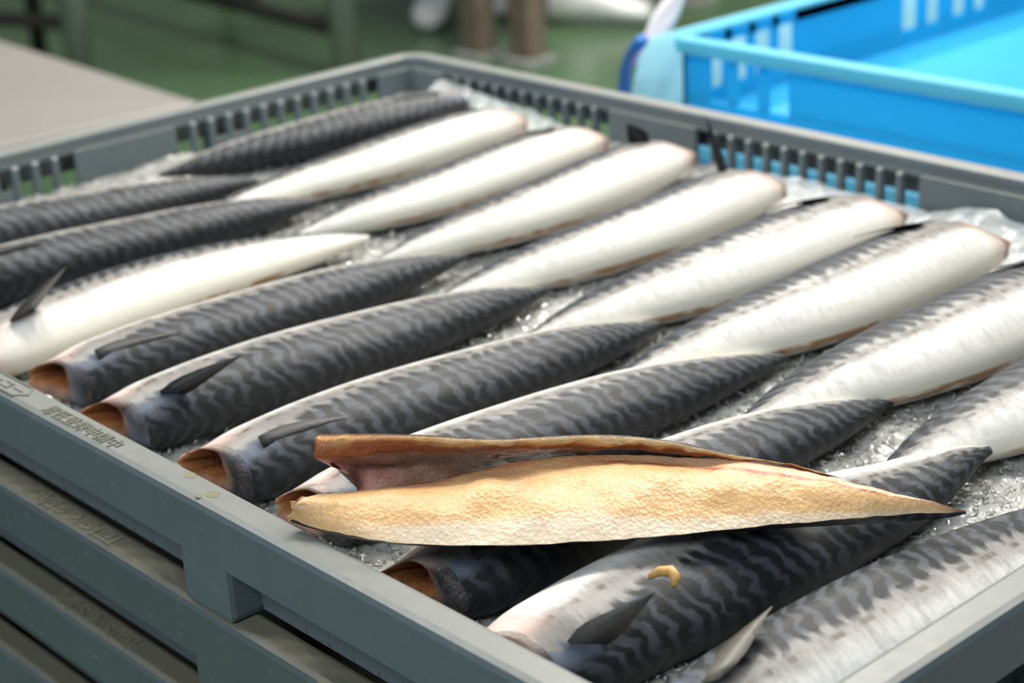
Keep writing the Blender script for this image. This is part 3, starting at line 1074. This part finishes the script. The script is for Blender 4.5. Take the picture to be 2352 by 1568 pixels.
# yellow scrap on the large fish
tag(tube('meat_scrap', [(.6445, .0640, .0015), (.6470, .0665, .0035), (.6505, .0680, .0042), (.6530, .0672, .0036), (.6545, .0650, .0018)],
         [.0008, .0016, .0019, .0018, .0010], simple('yellow_fat', (0.60, 0.36, 0.11), 0.4), None, 8),
    'small curved yellow scrap of flesh on the large fish below the fillet', 'scrap')


# ------------------------------------------------------------------ clear film along the back wall
def film():
    n, m = 150, 12
    vs, fs = [], []
    for i in range(n + 1):
        x = 0.050 + (0.668 - 0.050) * i / n
        top_z = interp([.047, .0766, .098, .14, .176, .196, .218, .26, .30, .33, .37, .4165, .45, .48, .51, .58, .67],
                       [-.0114, -.0108, -.015, -.0173, -.0235, -.0230, -.030, -.031, -.0285, -.025, -.0225, -.0245, -.0250, -.0160, -.0195, -.019, -.021], x)
        top_z += 0.0018 * mnoise.noise(Vector((x * 60, 0, 0)))
        wid = interp([.05, .1, .25, .29, .36, .67], [.030, .034, .024, .020, .030, .034], x)
        for j in range(m + 1):
            q = j / m
            y = CY - 0.0190 - wid * (1 - q) ** 1.2
            z = -0.0300 + (top_z + 0.0300) * q ** 1.3
            p = Vector((x, y, z))
            p.y -= abs(0.0035 * mnoise.noise(Vector((x * 110, q * 2.2, 1.7)))) * 1.6
            p.z += 0.0030 * mnoise.noise(Vector((x * 95, q * 3, 5.1))) * (1 - q * 0.4)
            vs.append(p)
    for i in range(n):
        for j in range(m):
            a = i * (m + 1) + j
            fs.append((a, a + m + 1, a + m + 2, a + 1))
    o = obj('plastic_liner', vs, fs, M_LINER, smooth=False)
    tag(o, 'crinkled clear plastic film between the cut ends and the far crate wall', 'plastic film')


film()

# ------------------------------------------------------------------ blue trays
BX0, BX1, BY0, BY1 = 0.1180, 0.6600, 0.6300, 1.2300


def blue_tray(z, H, label):
    t = empty('blue_tray', ((BX0 + BX1) / 2, (BY0 + BY1) / 2, z - H))
    tag(t, label, 'crate', 'stacked blue trays')
    th = 0.0035
    lip = 0.011
    # rim: ring with a hanging outer lip
    prof = [(0, -0.010), (0, -0.001), (0.001, 0), (lip, 0), (lip + 0.001, -0.002), (lip, -0.004), (0.003, -0.004), (0.003, -0.010)]
    rows = []
    for d, dz in prof + prof[:1]:
        pts = []
        r = max(0.018 - d, 0.006)
        for cx, cy, a0 in ((BX1 - d - r, BY0 + d + r, -90), (BX1 - d - r, BY1 - d - r, 0), (BX0 + d + r, BY1 - d - r, 90), (BX0 + d + r, BY0 + d + r, 180)):
            for k in range(6):
                a = R(a0 + 18 * k)
                pts.append((cx + math.cos(a) * r, cy + math.sin(a) * r, z + dz))
        rows.append(pts)
    v, f = loft(rows)
    obj('rim', v, f, M_BLUERIM, t, smooth=False)
    fz = z - 0.0545
    i0 = lip - 0.002
    box('tray_floor', BX0 + i0, BX1 - i0, BY0 + i0, BY1 - i0, fz - 0.004, fz, M_BLUE, t)
    zl = z - H

    def wall(side, a0, a1, name, z0, z1, d=0.0):
        if side == 'front':
            r = (a0, a1, BY0 + i0 - d, BY0 + i0 + th - d)
        elif side == 'back':
            r = (a0, a1, BY1 - i0 - th, BY1 - i0)
        elif side == 'left':
            r = (BX0 + i0, BX0 + i0 + th, a0, a1)
        else:
            r = (BX1 - i0 - th, BX1 - i0, a0, a1)
        return box(name, *r, z0, z1, M_BLUE, t, 0.0005)
    X0, X1, Y0, Y1 = BX0 + i0, BX1 - i0, BY0 + i0, BY1 - i0
    fx = [(X0, .152), (.168, .1765), (.1955, .2045), (.2228, BX0 + BX1 - .2228)]
    mx = [(BX0 + BX1 - b, BX0 + BX1 - a) for a, b in fx[:3]][::-1]
    ly = [(Y0, .662), (.680, .688), (.706, .714), (.732, .740), (.758, .890), (.911, .9225), (.940, .958), (.976, .988), (1.004, 1.10), (1.118, 1.126), (1.144, 1.152), (1.17, Y1)]
    for side, segs in (('front', fx + mx), ('back', fx + mx), ('left', ly), ('right', ly)):
        A = X0 if side in ('front', 'back') else Y0
        B = X1 if side in ('front', 'back') else Y1
        for a0, a1 in segs:
            wall(side, a0, a1, 'wall_panel' if a1 - a0 > 0.02 else 'slat', z - 0.043, z - 0.003)
        wall(side, A, B, 'lower_wall', zl, z - 0.043)
        wall(side, A, B, 'upper_rail', z - 0.0115, z - 0.003, 0.0003)
    return t


blue_tray(0.0, 0.0735, 'upper blue plastic tray behind the grey crate, empty')
blue_tray(-0.0745, 0.0735, 'blue plastic tray under the upper one, seen through the grey slots')
blue_tray(-0.1490, 0.0735, 'lowest blue plastic tray, hidden behind the grey crate on the table')

# cyan film hanging over the left side of the upper blue tray
vs, fs = [], []
n, m = 40, 20
for i in range(n + 1):
    y = 0.622 + 0.46 * i / n
    for j in range(m + 1):
        q = j / m
        x = BX0 + 0.004 - 0.052 * q ** 0.8
        z = 0.0030 - 0.150 * q ** 1.5
        p = Vector((x, y, z))
        w = min(1, q * 3)
        p.x += w * 0.007 * mnoise.noise(Vector((y * 28, q * 2, 3)))
        p.y += w * 0.012 * mnoise.noise(Vector((y * 17, q * 3, 8)))
        vs.append(p)
for i in range(n):
    for j in range(m):
        a = i * (m + 1) + j
        fs.append((a, a + m + 1, a + m + 2, a + 1))
tag(obj('plastic_bag', vs, fs, M_BAG), 'pale cyan plastic bag hanging over the left side of the blue tray', 'plastic bag')

# white bunched cloth beside it
rows = []
for i in range(15):
    q = i / 14
    c0 = Vector((0.0555 + 0.020 * q, 0.668 + 0.03 * q, -0.036 + 0.052 * q))
    r = 0.0120 * math.sin(math.pi * (0.06 + 0.88 * q)) ** 0.6 * (1.15 - 0.4 * q)
    ring = []
    for k in range(16):
        a = 2 * math.pi * k / 16
        rr_ = r * (1 + 0.22 * math.sin(3 * a + 4 * q) + 0.12 * math.sin(7 * a))
        ring.append(c0 + Vector((math.cos(a) * rr_ * 0.8, math.cos(a) * -0.25 * rr_, math.sin(a) * rr_)))
    rows.append(ring)
v, f = loft(rows)
f += [tuple(range(16)), tuple(14 * 16 + k for k in range(16))]
tag(obj('cloth', v, f, M_CLOTH), 'white bunched cloth at the left corner of the blue tray', 'cloth')

# blue hose arching down beside the cloth
hp = [(.078, .650, -.012), (.066, .655, -.020), (.055, .660, -.030), (.045, .665, -.043), (.038, .670, -.060), (.034, .674, -.085), (.032, .678, -.120), (.032, .68, -.17), (.032, .68, ZT + .006)]
tag(tube('hose', hp, 0.0048, M_HOSE, None, 10), 'blue hose bending down to the table left of the blue tray', 'hose')


# ------------------------------------------------------------------ background: boots, rack, bench
def boot(x, y, ang, label):
    t = empty('rubber_boot', (x, y, FZ))
    t.rotation_euler = (0, 0, R(ang))
    tag(t, label, 'boot', 'white boots on the green floor')
    rows = []
    sec = [(-.085, .030, .085), (-.075, .040, .10), (-.03, .043, .115), (.02, .043, .105), (.07, .046, .085), (.12, .050, .065), (.16, .046, .055), (.185, .030, .042), (.192, .012, .03)]
    for px, hw, h in sec:
        ring = []
        for k in range(16):
            a = 2 * math.pi * k / 16
            ring.append(Vector((px, math.copysign(abs(math.cos(a)) ** .7, math.cos(a)) * hw, 0.010 + h * 0.5 + math.sin(a) * h * 0.5)))
        rows.append(ring)
    v, f = loft(rows)
    f += [tuple(range(16)), tuple(len(v) - 16 + k for k in range(16))]
    rows = []
    for z, rx, ry, ox in ((.07, .058, .042, -.025), (.12, .055, .044, -.03), (.18, .056, .048, -.035), (.25, .062, .055, -.036), (.31, .066, .059, -.036), (.315, .060, .053, -.036), (.10, .05, .04, -.03)):
        rows.append([Vector((ox + math.cos(2 * math.pi * k / 16) * rx, math.sin(2 * math.pi * k / 16) * ry, z)) for k in range(16)])
    v2, f2 = loft(rows)
    f2 = [tuple(i + len(v) for i in q) for q in f2]
    me = bpy.data.meshes.new('boot_upper')
    me.from_pydata([tuple(q) for q in v + v2], [], f + f2)
    me.polygons.foreach_set('use_smooth', [True] * len(me.polygons))
    me.materials.append(M_RUBBER)
    o = bpy.data.objects.new('boot_upper', me)
    COL.objects.link(o)
    o.parent = t
    rows = []
    for zz, k_ in ((0, 1.0), (.012, 1.03), (.012, .9)):
        ring = []
        for k in range(24):
            a = 2 * math.pi * k / 24
            ring.append(Vector((.053 + math.cos(a) * .142 * k_, math.sin(a) * (.049 + .006 * math.cos(a)) * k_, zz)))
        rows.append(ring)
    v, f = loft(rows)
    f += [tuple(range(24)), tuple(len(v) - 24 + k for k in range(24))]
    me = bpy.data.meshes.new('boot_sole')
    me.from_pydata([tuple(q) for q in v], [], f)
    me.materials.append(M_SOLE)
    o = bpy.data.objects.new('boot_sole', me)
    COL.objects.link(o)
    o.parent = t


boot(-2.93, 2.93, -50, 'white rubber boot seen toe on, left of the two brown posts')
boot(-2.90, 3.16, -50, 'white rubber boot half hidden between the two brown posts')
boot(-2.53, 3.10, 32, 'white rubber boot seen sideways on the green floor, right of the brown posts')

bench = empty('work_bench', (-2.37, 2.68, FZ))
tag(bench, 'brown bench on two blurred posts beyond the back corner of the crate', 'bench')
for px, py in ((-2.455, 2.665), (-2.30, 2.690), (-2.62, 3.45), (-2.46, 3.47)):
    box('leg', px - 0.036, px + 0.036, py - 0.030, py + 0.030, FZ + 0.02, 0.10, M_BROWN, bench, 0.006)
    box('foot_plate', px - 0.05, px + 0.05, py - 0.05, py + 0.05, FZ, FZ + 0.02, M_POST, bench, 0.003)
box('bench_top', -2.72, -2.22, 2.58, 3.56, 0.10, 0.14, M_BROWN, bench, 0.005)

rack = empty('steel_rack', (-2.9, 2.2, FZ))
tag(rack, 'grey steel rack with dark rails standing behind the work table', 'rack')
P1 = Vector((-2.605, 2.3615, 0))
P2 = Vector((-3.10, 1.90, 0))
for name, p, r, m in (('post', P1, .038, M_POST), ('post', P2, .034, M_POST), ('post', Vector((-3.42, 1.96, 0)), .022, M_DARK), ('post', Vector((-3.95, 2.9, 0)), .026, M_DARK)):
    tube(name, [(p.x, p.y, FZ), (p.x, p.y, 0.35)], r, m, rack, 12)
tube('rail', [(-2.615, 2.3615, -0.640), (-4.3, 2.50, -0.640)], .024, M_DARK, rack, 8)
tube('rail', [(-2.625, 2.3715, 0.30), (-4.3, 2.50, 0.30)], .024, M_DARK, rack, 8)
tube('rail', [(-3.10, 1.90, -0.60), (-3.95, 1.62, -0.60)], .020, M_DARK, rack, 8)
tube('rail', [(-3.10, 1.90, 0.20), (-3.42, 1.96, 0.20), (-3.95, 2.9, 0.20)], .020, M_DARK, rack, 8)
tube('strut', [(-3.06, 2.405, -0.640), (-3.06, 2.405, 0.30)], .018, M_DARK, rack, 8)
